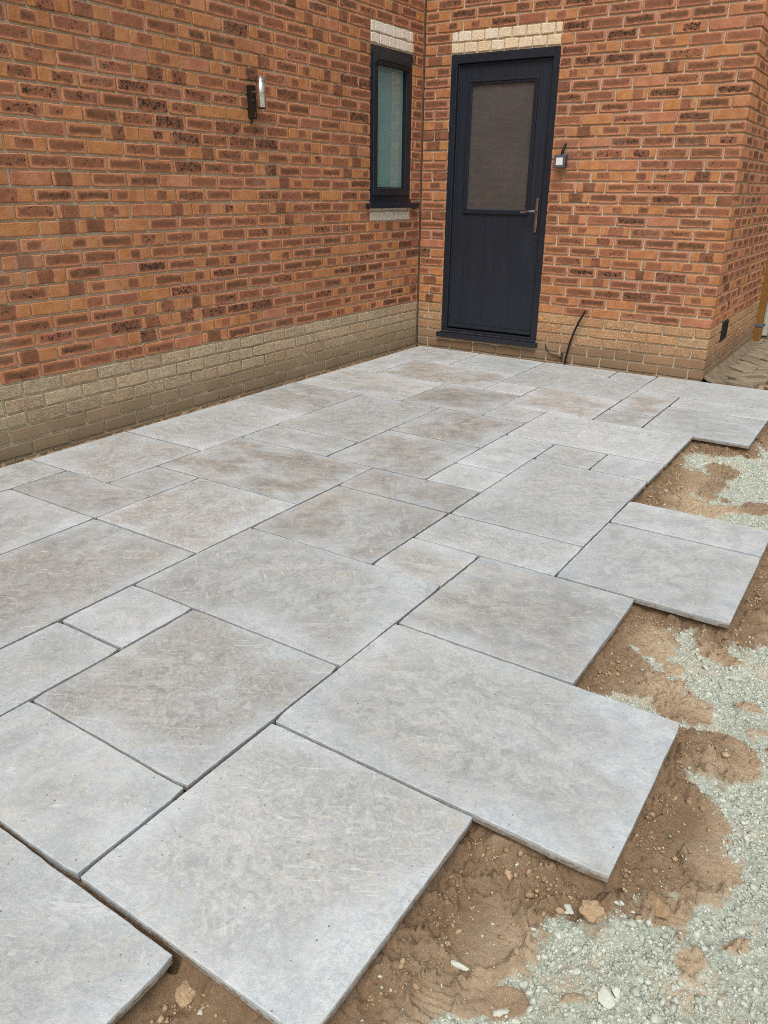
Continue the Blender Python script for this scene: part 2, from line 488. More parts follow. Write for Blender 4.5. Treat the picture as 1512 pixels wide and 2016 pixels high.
M_MOSS = mat_plain('moss', lin(62, 92, 32)[:3], 0.95, 0.1, grain=0.9, gscale=300, var=0.4)
M_ROOM = mat_plain('unlit_room_surface', lin(120, 112, 102)[:3], 0.9, 0.1)

def mat_glass(name, c, c2, rough, mixf):
    n = NT(name, rough=rough, spec=0.5)
    p = n.obj()
    n.base(n.mix(n.ss(n.noise(p, 2.2, 2, 0.5), 0.3, 0.7), c, c2))
    n.b.inputs['Coat Weight'].default_value = mixf
    n.b.inputs['Coat Roughness'].default_value = 0.04
    n.b.inputs['Coat IOR'].default_value = 1.85
    return n.m
M_FROST = mat_glass('frosted_teal_glass', lin(108, 144, 141), lin(130, 156, 151), 0.6, 1.0)
M_DGLASS = mat_glass('obscured_grey_glass', lin(66, 64, 62), lin(74, 72, 69), 0.6, 1.0)

# ------------------------------------------------------------------ brickwork
XC = 2.470                     # outer corner of the extension
COURSE = 0.075
ZB = 0.004                     # lift of each brick above its bed line

def brick_geom(L, depth, rg, H=0.0632, rough=0.0017):
    L = L - 0.0012
    """front face in local XZ at y=0, body back to y=-depth; 10-point outline, slack edges"""
    hx, hz = L/2, H/2
    c = 0.0045
    pts = [(-hx+c, -hz), (rg.uniform(-.3, .3)*hx, -hz), (hx-c, -hz), (hx, -hz+c), (hx, hz-c), (hx-c, hz),
           (rg.uniform(-.3, .3)*hx, hz), (-hx+c, hz), (-hx, hz-c), (-hx, -hz+c)]
    out, inn, bk = [], [], []
    for (x, z) in pts:
        x += rg.normal()*rough*0.7; z += rg.normal()*rough
        out.append((x, -0.0038, z))
        inn.append((x*(1-0.0042/hx), rg.normal()*0.0003, z*(1-0.0042/hz)))
        bk.append((x, -depth, z))
    k = len(pts)
    V = inn+out+bk
    F = [tuple(range(k))[::-1]]
    for i in range(k):
        j = (i+1) % k
        F.append((i, j, k+j, k+i)); F.append((k+i, k+j, 2*k+j, 2*k+i))
    return np.array(V), F

def brick_style(L, rg, kind):
    """patch rectangle (u0,u1,v0,v1) and (dark, tint, speck, seed)"""
    hx = L/2; hz = 0.0325
    if kind == 'plinth':
        return (0, 0, 0, 0), None
    t = rg.random()
    m = lambda: rg.uniform(0.007, 0.016)
    v0, v1 = -hz+rg.uniform(.006, .014), hz-rg.uniform(.006, .014)
    dark = np.clip(rg.normal(0.48, 0.27), 0, 1); tint = np.clip(rg.normal(0.42, 0.24), 0, 1)
    speck = np.clip(rg.normal(0.30, 0.34), 0, 1)
    if L < 0.15:
        if t < 0.55: r = (-hx+m()*.7, hx-m()*.7, v0, v1)
        elif t < 0.8: r = (0.2, 0.3, v0, v1); tint = rg.uniform(0, .5)
        else: r = (-hx-.02, hx+.02, -hz-.02, hz+.02); dark = rg.uniform(0, .3)
    elif t < 0.62: r = (-hx+m(), hx-m(), v0, v1)
    elif t < 0.86:
        a = rg.uniform(-0.75, 0.0)*hx; w = rg.uniform(0.65, 1.15)*hx
        ed = rg.random() < 0.4
        r = (a, min(a+w, hx-.008), (-hz-.02 if ed else v0), (hz+.02 if ed else v1))
        dark = rg.uniform(0, .7); tint = rg.uniform(0, .35)
        if rg.random() < 0.4: r = (-r[1], -r[0], r[2], r[3])
    elif t < 0.91: r = (0.3, 0.4, v0, v1); tint = rg.uniform(0, .4)
    elif t < 0.96: r = (0.3, 0.4, v0, v1); tint = rg.uniform(.8, 1.0)
    else: r = (-hx+.004, hx-.004, -hz+.003, hz-.003); dark = rg.uniform(.4, .75); speck = .85
    return r, (dark, tint, speck, rg.random())

def brick_q(kind, row, rg, wallname):
    dirt = 0.0; smooth = 0.0
    warm = 0.12 if wallname == 'left' else 0.85
    if kind == 'plinth':
        if row <= 1:
            dirt = rg.uniform(.75, 1.0); smooth = rg.uniform(.75, .95)
        else:
            dirt = rg.uniform(0.0, .35) + (0.2 if row == 2 else 0); smooth = rg.uniform(0, .35)
    else:
        dirt = 0; smooth = 0.6; warm = -0.1 if wallname == 'left' else 0.45
        warm = max(0, warm + rg.uniform(-.2, .3))
    return (dirt, smooth, float(np.clip(warm + rg.normal()*.12, 0, 1)), rg.random())

def set_attrs(me, bl, bp, bq):
    a = me.attributes.new('bl', 'FLOAT_VECTOR', 'POINT'); a.data.foreach_set('vector', np.asarray(bl, np.float32).ravel())
    a = me.attributes.new('bp', 'FLOAT_COLOR', 'POINT'); a.data.foreach_set('color', np.asarray(bp, np.float32).ravel())
    a = me.attributes.new('bq', 'FLOAT_COLOR', 'POINT'); a.data.foreach_set('color', np.asarray(bq, np.float32).ravel())

def cut_row(edges_start, L0, L1, joint_first, openings):
    """bricks [a,b] along a row from L0 to L1; openings = [(o0,o1)]"""
    out = []
    a = L0
    first = True
    s = edges_start
    x = s
    while x < L1:
        a, b = x+0.005, x+0.220
        a2, b2 = max(a, L0+0.001), min(b, L1)
        x += 0.225
        if b2-a2 < 0.025: continue
        out.append([a2, b2])
    for (o0, o1) in openings:
        nxt = []
        for a, b in out:
            if b <= o0+0.004 or a >= o1-0.004: nxt.append([a, b]); continue
            if a < o0-0.03: nxt.append([a, o0])
            if b > o1+0.03: nxt.append([o1, b])
        # close gaps left where slivers were dropped
        for q in nxt:
            if 0.004 < o0-q[1] < 0.05: q[1] = o0
            if 0.004 < q[0]-o1 < 0.05: q[0] = o1
        out = nxt
    return out

DOOR = (0.242, 1.139); WIN = (0.158, 0.745)        # along each wall, from the inner corner
bricks = []      # dict(wall, kind, a, b, row, depth)
def headers(wall, row, o0, o1, shift):
    n = 8 if wall == 'door' else 5
    step = (o1-o0)/n
    x = o0 - (step/2 if shift else 0)
    while x < o1-0.02:
        a, b = max(x, o0)+0.004, min(x+step, o1)-0.004
        if b-a > 0.025: bricks.append(dict(wall=wall, kind='header', a=a, b=b, row=row, depth=.05))
        x += step

# left house wall: s = -y from the inner corner
for row in range(-2, 40):
    op = []
    if 16 <= row < 30 or row in (14, 15, 30, 31): op = [WIN]
    start = -0.225 if row % 2 == 0 else -0.1125
    for a, b in cut_row(start, 0.004, 6.6, 0, op):
        bricks.append(dict(wall='left', kind='plinth' if row < 5 else 'brick', a=a, b=b, row=row, depth=.05))
    if row in (14, 15, 30, 31): headers('left', row, WIN[0], WIN[1], row % 2)
# extension front: s = x from the inner corner, bond set out from the outer corner
for row in range(-1, 38):
    op = []
    if 2 <= row < 32: op = [DOOR]
    even = row % 2 == 0
    start = (XC-0.1025-0.005-0.225*12) if even else (XC-0.220-0.225*12)
    for a, b in cut_row(start, 0.010, XC+0.0001, 0, op):
        dp = .05
        if b > XC-0.01 or abs(b-XC) < .01:
            b = XC; dp = .215 if even else .1025
        bricks.append(dict(wall='door', kind='plinth' if row < 5 else 'brick', a=a, b=b, row=row, depth=dp))
    if even:
        bricks.append(dict(wall='door', kind='plinth' if row < 5 else 'brick', a=XC-0.1025, b=XC, row=row, depth=.215))
    if row in (30, 31): headers('door', row, DOOR[0], DOOR[1], row % 2)
# extension side (faces +x): s = y
VENT = (0.42, 0.655)
for row in range(-1, 38):
    even = row % 2 == 0
    op = [VENT] if row in (3, 4) else []
    L0 = 0.225 if even else 0.1125
    for a, b in cut_row(L0-0.005, L0-0.0005, 2.06, 0, op):
        bricks.append(dict(wall='side', kind='plinth' if row < 5 else 'brick', a=a, b=b, row=row, depth=.05))

# drop duplicate (overlapping) corner pieces
def place(bk):
    s = (bk['a']+bk['b'])/2; z = bk['row']*COURSE + COURSE/2 + ZB
    if bk['wall'] == 'left': return (0.0, -s, z), -math.pi/2
    if bk['wall'] == 'door': return (s, 0.0, z), math.pi
    return (XC, s, z), -math.pi/2
seen = {}
for bk in bricks:
    bk['loc'], bk['rot'] = place(bk)
    P = np.array(bk['loc']); q = P-CAM
    dpt = q @ fwd
    x, y = px(P)
    ln = bk['b']-bk['a']
    tdir = np.array((0, 1, 0)) if bk['wall'] != 'door' else np.array((1, 0, 0))
    x2, y2 = px(P+tdir*ln)
    vis = dpt > .3 and -40 < x < 1552 and -20 < y < 2016
    bk['area'] = math.hypot(x2-x, y2-y)*FPX*0.065/dpt if vis else 0

house = empty('brick_house', (0, -3, 0))
tag(house, 'orange brick house with narrow frosted window and cylinder wall light', 'house')
ext = empty('brick_extension', (1.2, 0, 0))
tag(ext, 'orange brick extension with dark grey half glazed door', 'extension')
NAMES = {'brick': 'brick', 'plinth': 'plinth_brick', 'header': 'header_brick'}
variants = {}
def variant_mesh(L, depth, kind, row, wall, rg):
    """shared mesh data: a pool of variants for each size"""
    key = (round(L, 3), depth, kind, wall, min(row, 3) if kind == 'plinth' else 0)
    pool = variants.setdefault(key, [])
    cap = 90 if (kind == 'brick' and L > .2) else (26 if kind != 'header' else 12)
    if len(pool) >= cap:
        return pool[int(rg.integers(cap))]
    V, F = brick_geom(L, depth, rg, rough=0.0015 if kind == 'brick' else 0.0019)
    r, st = brick_style(L, rg, 'brick' if kind == 'brick' else 'plinth')
    if kind != 'brick': st = brick_q(kind, row, rg, wall); r = (float(kind == 'header'), 0, 0, 0)
    me = bpy.data.meshes.new(NAMES[kind])
    me.from_pydata([tuple(v) for v in V], [], F)
    set_attrs(me, V, np.tile(r, (len(V), 1)), np.tile(st, (len(V), 1)))
    me.materials.append(M_BRICK if kind == 'brick' else M_PLINTH)
    pool.append(me)
    return me

rgb = np.random.default_rng(23)
for root, walls in ((house, ('left',)), (ext, ('door', 'side'))):
    mine = [b for b in bricks if b['wall'] in walls]
    parts = set()
    for kind in ('brick', 'plinth', 'header'):
        kk = sorted((b for b in mine if b['kind'] == kind and b['area'] > 60), key=lambda b: -b['area'])
        for b in kk[:300]: parts.add(id(b))
    rest = {'brick': [], 'plinth': []}
    root_inv = Vector(root.location)
    for b in mine:
        jit = (rgb.normal()*.0006, rgb.normal()*.0009, rgb.normal()*.0008)
        if id(b) in parts:
            me = variant_mesh(b['b']-b['a'], b['depth'], b['kind'], b['row'], b['wall'], rgb)
            o = bpy.data.objects.new(NAMES[b['kind']], me)
            o.location = Vector(b['loc']) - root_inv + Vector(jit)
            o.rotation_euler = (rgb.normal()*.004, rgb.normal()*.003, b['rot'] + rgb.normal()*.003)
            link(o, root)
        else:
            rest['brick' if b['kind'] == 'brick' else 'plinth'].append(b)
    for kind, lst in rest.items():
        if not lst: continue
        VV, FF, BL, BP, BQ = [], [], [], [], []
        off = 0
        for b in lst:
            L = b['b']-b['a']
            V, F = brick_geom(L, b['depth'], rgb)
            r, st = brick_style(L, rgb, 'brick' if kind == 'brick' else 'plinth')
            if kind != 'brick': st = brick_q(b['kind'], b['row'], rgb, b['wall']); r = (float(b['kind'] == 'header'), 0, 0, 0)
            c, s = math.cos(b['rot']), math.sin(b['rot'])
            W = np.stack([V[:, 0]*c - V[:, 1]*s, V[:, 0]*s + V[:, 1]*c, V[:, 2]], 1) + np.array(b['loc']) - np.array(root_inv)
            VV.append(W); BL.append(V); BP.append(np.tile(r, (len(V), 1))); BQ.append(np.tile(st, (len(V), 1)))
            FF += [tuple(i+off for i in f) for f in F]
            off += len(V)
        nm = 'brickwork' if kind == 'brick' else 'plinth_brickwork'
        o = mesh_obj(nm, np.concatenate(VV), FF, M_BRICK if kind == 'brick' else M_PLINTH, root)
        set_attrs(o.data, np.concatenate(BL), np.concatenate(BP), np.concatenate(BQ))
        tag(o, kind='stuff')

# mortar cores behind the brick faces (openings left free)
def core(name, boxes, root):
    bm = bmesh.new()
    for b in boxes: add_box(bm, *b)
    o = bm_obj(name, bm, M_MORTAR, root)
    o.data.transform(Matrix.Translation(-Vector(root.location)))
    return o
R = 0.0110
core('mortar_bed', [(-0.25, -R, -6.6, -WIN[1], -0.15, 3.0), (-0.25, -R, -WIN[0], 0.0, -0.15, 3.0),
                    (-0.25, -R, -WIN[1], -WIN[0], -0.15, 1.2), (-0.25, -R, -WIN[1], -WIN[0], 2.25, 3.0)], house)
core('mortar_bed', [(0.004, DOOR[0], R, 0.25, -0.15, 2.85), (DOOR[1], XC-R, R, 0.25, -0.15, 2.85),
                    (DOOR[0], DOOR[1], R, 0.25, -0.15, 0.15), (DOOR[0], DOOR[1], R, 0.25, 2.25, 2.85),
                    (XC-0.25, XC-R, 0.25, 2.05, -0.15, 2.85)], ext)
o = box_obj('joint_filler', (-0.006, 0.0075, -0.0035, 0.03, -0.1, 2.85), M_SEAL, ext)
o.data.transform(Matrix.Translation(-Vector(ext.location)))

def child_at(o, root):
    o.data.transform(Matrix.Translation(-Vector(root.location)))
    return o

# ------------------------------------------------------------------ window in the house wall
def frame_bm(bm, axis, a0, a1, z0, z1, w, d0, d1, bev=0.004):
    """rectangular frame; axis 'x' (in the XZ plane, depth along y) or 'y' (in the YZ plane, depth along x)"""
    for (p0, p1, q0, q1) in ((a0, a0+w, z0, z1), (a1-w, a1, z0, z1), (a0+w-.001, a1-w+.001, z0, z0+w), (a0+w-.001, a1-w+.001, z1-w, z1)):
        if axis == 'x': add_box(bm, p0, p1, d0, d1, q0, q1, bev, 2)
        else: add_box(bm, d0, d1, p0, p1, q0, q1, bev, 2)

wy0, wy1, wz0, wz1 = -WIN[1]+.001, -WIN[0]-.001, 1.200, 2.248
bm = bmesh.new(); frame_bm(bm, 'y', wy0, wy1, wz0, wz1, 0.052, -0.075, -0.006)
window = child_at(bm_obj('window', bm, M_FRAME, house), house)
bm = bmesh.new(); frame_bm(bm, 'y', wy0+.036, wy1-.036, wz0+.040, wz1-.036, 0.056, -0.065, 0.006, 0.006)
child_at(bm_obj('sash', bm, M_FRAME, window), house)
bm = bmesh.new(); frame_bm(bm, 'y', wy0+.086, wy1-.086, wz0+.090, wz1-.086, 0.012, -0.04, -0.008, 0.003)
child_at(bm_obj('glazing_gasket', bm, M_BLACK, window), house)
child_at(box_obj('pane', (-0.036, -0.030, wy0+.08, wy1-.08, wz0+.08, wz1-.08), M_FROST, window), house)
bm = bmesh.new()
add_box(bm, 0.0062, 0.026, wy0+.075, wy1-.075, wz1-.128, wz1-.098, .004, 2)
child_at(bm_obj('trickle_vent', bm, M_BLACK, window), house)
bm = bmesh.new()
add_box(bm, -0.06, 0.045, -0.805, -0.085, 1.150, 1.186, .004, 2)
add_box(bm, -0.06, 0.007, -0.741, -0.161, 1.1865, 1.2045)
child_at(bm_obj('sill', bm, M_FRAME, window), house)

# ------------------------------------------------------------------ door in the extension
dx0, dx1, dz0, dz1 = DOOR[0]+.001, DOOR[1]-.001, 0.151, 2.248
lx0, lx1, lz0, lz1 = 0.302, 1.078, 0.182, 2.182
gx0, gx1, gz0, gz1 = 0.392, 0.976, 1.112, 2.072
bm = bmesh.new()      # leaf with an opening for the glazed unit
for b in ((lx0, gx0+.02, lz0, lz1), (gx1-.02, lx1, lz0, lz1), (gx0+.02, gx1-.02, lz0, gz0+.02), (gx0+.02, gx1-.02, gz1-.02, lz1)):
    add_box(bm, b[0], b[1], 0.040, 0.084, b[2], b[3])
door = child_at(bm_obj('door', bm, M_DOOR, ext), ext)
tag(door, 'dark grey door leaf with tall glazed panel')
bm = bmesh.new()
for (p0, p1, q0, q1) in ((dx0, dx0+.054, dz0, dz1), (dx1-.054, dx1, dz0, dz1), (dx0+.053, dx1-.053, dz1-.060, dz1), (dx0+.053, dx1-.053, dz0, dz0+.024)):
    add_box(bm, p0, p1, 0.010, 0.095, q0, q1, .005, 2)
for (p0, p1, q0, q1) in ((dx0+.055, dx0+.066, dz0+.026, dz1-.061), (dx1-.066, dx1-.055, dz0+.026, dz1-.061), (dx0+.067, dx1-.067, dz1-.074, dz1-.062)):
    add_box(bm, p0, p1, 0.028, 0.095, q0, q1, .004, 1)
child_at(bm_obj('door_frame', bm, M_FRAME, door), ext)
bm = bmesh.new()
frame_bm(bm, 'x', gx0, gx1, gz0, gz1, 0.016, 0.026, 0.050, .004)
frame_bm(bm, 'x', gx0+.012, gx1-.012, gz0+.012, gz1-.012, 0.022, 0.031, 0.056, .006)
child_at(bm_obj('glazing_frame', bm, M_FRAME, door), ext)
child_at(box_obj('pane', (gx0+.024, gx1-.024, 0.048, 0.058, gz0+.024, gz1-.024), M_DGLASS, door), ext)
bm = bmesh.new(); frame_bm(bm, 'x', gx0+.032, gx1-.032, gz0+.032, gz1-.032, 0.004, 0.044, 0.050, .0)
child_at(bm_obj('glazing_gasket', bm, M_FACE, door), ext)
bm = bmesh.new()
add_box(bm, lx0+.004, lx1-.004, 0.016, 0.0395, lz0+.003, lz0+.034, .008, 2)
child_at(bm_obj('weather_bar', bm, M_FRAME, door), ext)
bm = bmesh.new()
add_box(bm, 0.222, 1.158, -0.045, 0.009, 0.104, 0.142, .005, 2)
add_box(bm, 0.246, 1.135, -0.020, 0.009, 0.1425, 0.1505, .002, 1)
child_at(bm_obj('sill', bm, M_FRAME, door), ext)
bm = bmesh.new()
hx = 1.040
add_box(bm, hx-.0135, hx+.0135, 0.028, 0.0395, 0.985, 1.238, .006, 3)
add_tube(bm, [(hx, 0.03, 1.142), (hx, -0.012, 1.142)], 0.0095, 14)
add_tube(bm, spline([(hx+.006, -0.016, 1.142), (hx-.03, -0.020, 1.142), (hx-.07, -0.018, 1.139), (hx-.112, -0.013, 1.133)], 5), [0.0085]*8+[0.0078]*8, 14)
add_tube(bm, [(hx, 0.029, 1.058), (hx, 0.022, 1.058)], 0.0085, 16)
child_at(bm_obj('handle', bm, M_HANDLE, door, smooth=False), ext)
# dark room behind door and window so the panes have something behind them
bm = bmesh.new(); add_box(bm, 0.02, XC-.25, 0.249, 0.26, 0.16, 2.84)
child_at(bm_obj('lining', bm, M_ROOM, ext), ext)

# air brick in the side wall
bm = bmesh.new()
ay0, ay1, az0, az1 = VENT[0]+.004, VENT[1]-.004, 0.227, 0.372
frame_bm(bm, 'y', ay0, ay1, az0, az1, 0.012, XC-.03, XC+.003, .002)
for i in range(7):
    zz = az0+.016+i*(az1-az0-.03)/7
    add_box(bm, XC-.03, XC+.001, ay0+.010, ay1-.010, zz, zz+.008)
for j in range(10):
    yy = ay0+.012+j*(ay1-ay0-.024)/9.5
    add_box(bm, XC-.03, XC-.001, yy, yy+.006, az0+.01, az1-.01)
child_at(bm_obj('air_brick', bm, M_BLACK, ext), ext)
child_at(box_obj('air_brick_cavity', (XC-.028, XC-.02, ay0, ay1, az0, az1), M_SEAL, ext), ext)

# ------------------------------------------------------------------ patio slabs
GX, GY, S = 1.5592, -5.0859, 0.300
E_ = 16.83
SLABS = [(1,4,-3,-1),(3,5,-1,1),(1,3,-1,0),(1,3,0,2),(3,6,1,3),(0,1,-1,1),(0,1,1,2),(0,3,2,4),(3,5,3,5),(2,3,4,5),(0,2,4,6),
 (2,4,5,6),(2,4,6,9),(2,3,9,10),(3,4,9,10),(1,4,10,12),(1,2,7,8),(1,2,8,10),(-1,1,7,9),(-1,1,9,11),(-3,-1,7,8),(-3,-1,8,11),
 (-5,-4,2,4),(-4,-2,3,4),(-3,-2,4,5),(-2,0,3,5),(-5,-3,4,6),(-3,0,5,7),(0,2,6,7),(-5,-3,6,9),(-2,0,0,3),(-4,-2,1,3),(-5,-3,9,11),
 (-5,-2,11,13),(-2,0,11,13),(0,1,11,12),(-4,-1,13,15),(-5,-4,13,15),(-5,-3,15,E_),(-3,-1,15,E_),(-1,0,13,14),(0,2,12,14),(-1,2,14,16),
 (-1,1,16,E_),(1,2,16,E_),(2,3,12,13),(2,3,13,15),(3,5,12,14),(3,5,14,15),(2,5,15,16.93),(4,6,5,7),(4,6,7,8),
 (-5,-4,0,2),(-4,-2,-1,1),(-2,0,-2,0),(0,1,-3,-1)]
WARM = {(1,3,0,2):.75,(-3,0,5,7):1.0,(0,2,4,6):.95,(-1,1,9,11):1.0,(-2,0,11,13):1.0,(0,2,12,14):1.0,(2,3,12,13):.9,(2,3,13,15):1.15,
 (-4,-1,13,15):1.1,(3,5,-1,1):.35,(3,5,3,5):.6,(0,1,1,2):0,(4,6,5,7):.12,(4,6,7,8):.1,(1,4,10,12):.1,(-2,0,3,5):.8,(-4,-2,3,4):.7,
 (0,2,6,7):.9,(-1,1,7,9):.8,(0,3,2,4):.5,(1,2,8,10):.1,(1,2,7,8):.2,(2,4,6,9):.2,(-5,-3,4,6):.7,(-5,-3,9,11):.8,(3,6,1,3):.35,(-5,-3,6,9):.3,
 (1,4,-3,-1):.05,(2,4,5,6):.35,(3,4,9,10):0,(-5,-2,11,13):.45,(3,5,12,14):.25,(3,5,14,15):.2,(2,5,15,16.93):.05,(-3,-1,8,11):.5}
SLAB_T = 0.022
rects = []

def slab_mesh(hx, hy, rg, warm):
    cr = rg.uniform(.0025, .006)
    per = []
    def side(p0, p1):
        n = max(6, int(math.dist(p0, p1)/0.03))
        for i in range(n):
            t = i/n
            per.append((p0[0]+(p1[0]-p0[0])*t, p0[1]+(p1[1]-p0[1])*t))
    side((-hx+cr, -hy), (hx-cr, -hy)); side((hx, -hy+cr), (hx, hy-cr)); side((hx-cr, hy), (-hx+cr, hy)); side((-hx, hy-cr), (-hx, -hy+cr))
    per = np.array(per); k = len(per)
    d = np.hypot(per[:, 0], per[:, 1])
    nz = np.cumsum(rg.normal(size=k)*.0004); nz = nz - np.linspace(0, nz[-1], k) - nz.mean()
    nz = np.clip(nz, -.0016, .0016) + rg.normal(size=k)*.0004
    chip = np.where(rg.random(k) < .05, rg.uniform(.001, .0035, k), 0)
    def ring(off, z, zn=0.0):
        q = per.copy()
        sx = np.sign(q[:, 0])*(np.abs(q[:, 0]) > hx-cr*1.05); sy = np.sign(q[:, 1])*(np.abs(q[:, 1]) > hy-cr*1.05)
        q[:, 0] += sx*(nz-off); q[:, 1] += sy*(nz-off)
        return np.column_stack([q, np.full(k, z) + zn])
    r0 = ring(.0020+chip, 0.0); r1 = ring(.0006, -.0006-chip*.5); r2 = ring(0, -.0020-chip); r3 = ring(.0008, -SLAB_T)
    V = np.vstack([r0, r1, r2, r3])
    F = []
    for j in range(3):
        for i in range(k):
            i2 = (i+1) % k
            F.append((j*k+i, (j+1)*k+i, (j+1)*k+i2, j*k+i2))
    F = [f for f in F]
    F.append(tuple(range(k)))
    F.append(tuple(range(3*k, 4*k))[::-1])
    return V, F

ground_z = -0.084
patio = bpy.data.objects.new('patio', bpy.data.meshes.new('patio'))
link(patio)
tag(patio, 'patio of pale grey stone slabs laid on a sand bed', kind='structure')
rs = np.random.default_rng(77)
for sl in SLABS:
    n0, n1, m0, m1 = sl
    x0, x1, y0, y1 = GX+S*n0, GX+S*n1, GY+S*m0, GY+S*m1
    j = 0.0046
    jy = 0.0066 if m0 >= 6 else j
    x0 += j; x1 -= j; y0 += jy; y1 -= jy
    if sl == (1,4,-3,-1): y1 -= .001
    if sl == (4,6,7,8): y0 += .007
    if sl == (4,6,5,7): y0 += .006
    if n0 == -5: x0 += rs.uniform(-.006, .006)
    cx, cy, hx_, hy_ = (x0+x1)/2, (y0+y1)/2, (x1-x0)/2, (y1-y0)/2
    w = WARM.get(sl, float(np.clip(rs.normal(.45, .25), 0, 1)))
    V, F = slab_mesh(hx_, hy_, rs, w)
    o = mesh_obj('paving_slab', V, F, M_SLAB, patio)
    a = o.data.attributes.new('sl', 'FLOAT_VECTOR', 'POINT'); a.data.foreach_set('vector', V.astype(np.float32).ravel())
    a = o.data.attributes.new('sp', 'FLOAT_COLOR', 'POINT')
    a.data.foreach_set('color', np.tile((hx_, hy_, w, rs.random()), (len(V), 1)).astype(np.float32).ravel())
    dz = rs.normal()*.0004 - (.004 if sl == (1,4,-3,-1) else 0)
    o.location = (cx + rs.normal()*.0006, cy + rs.normal()*.0006, dz)
    o.rotation_euler = (rs.normal()*.0005, rs.normal()*.0005, rs.normal()*.0006)
    rects.append((x0, x1, y0, y1))
rects = np.array(rects)

# ------------------------------------------------------------------ ground
def slab_sdf(X, Y, grow=0.006):
    d = np.full(X.shape, 9.0)
    for (x0, x1, y0, y1) in rects:
        x0 -= grow; x1 += grow; y0 -= grow; y1 += grow
        dx = np.maximum(x0-X, X-x1); dy = np.maximum(y0-Y, Y-y1)
        d = np.minimum(d, np.where((dx > 0) & (dy > 0), np.hypot(np.maximum(dx, 0), np.maximum(dy, 0)), np.maximum(dx, dy)))
    return d

# sand patches spread over the crushed stone: (x, y, radius x, radius y, turn)
def wp(u, v, z=-0.065):
    d = fwd + rt2*(u-756)/FPX - up2*(v-1008)/FPX
    t = (z-CAM[2])/d[2]
    return CAM + d*t
SAND = []
for (u, v, ru, rv) in ((1270,1245,60,45),(1215,1310,70,60),(1400,1270,40,28),(1470,1190,50,60),(1345,1390,60,28),(1290,1345,60,16),(1330,1310,18,12),
                       (1370,1480,90,50),(1330,1590,80,80),(1350,1690,90,70),(1430,1480,60,40),(1260,1700,60,60),(1300,1790,60,30),(1180,1790,40,24),
                       (1060,1690,100,50),(980,1750,90,100),(960,1860,100,70),(860,1860,120,110),(760,1960,120,80),(1000,1960,40,30),(900,1960,60,30),
                       (1350,945,70,30),(1320,985,70,20),(1420,925,30,14),(1410,1000,60,9),(1500,1000,40,10),(350,1990,130,80),(480,2010,120,60),(1450,1860,30,14),(1130,1960,26,12),(1480,1390,22,16)):
    c = wp(u, v); e = wp(u+ru, v); f = wp(u, v+rv)
    SAND.append((c[0], c[1], np.hypot(*(e-c)[:2]), np.hypot(*(f-c)[:2]), math.atan2((e-c)[1], (e-c)[0])))

# trowelled hollows and pressed pads in the sand: (x, y, rx, ry, turn, depth, ripple)
DISH = []
for (u, v, ru, rv, dep, rip) in ((1385,1640,70,90,-.011,0.0),(1290,1680,48,70,-.004,.0042),(960,1835,75,75,-.010,.0),(1270,1235,62,24,.010,0.0),(1225,1300,40,30,-.008,.0),
                                 (1335,1815,60,26,-.010,.002),(850,1960,50,46,-.008,.0035),(1390,1470,60,26,-.008,.0),(1090,1660,70,30,-.006,.0),(1360,940,40,14,-.010,0.0),(1450,1490,40,30,-.009,.0025)):
    c = wp(u, v); e = wp(u+ru, v); f = wp(u, v+rv)
    DISH.append((c[0], c[1], np.hypot(*(e-c)[:2]), np.hypot(*(f-c)[:2]), math.atan2((e-c)[1], (e-c)[0]), dep, rip))

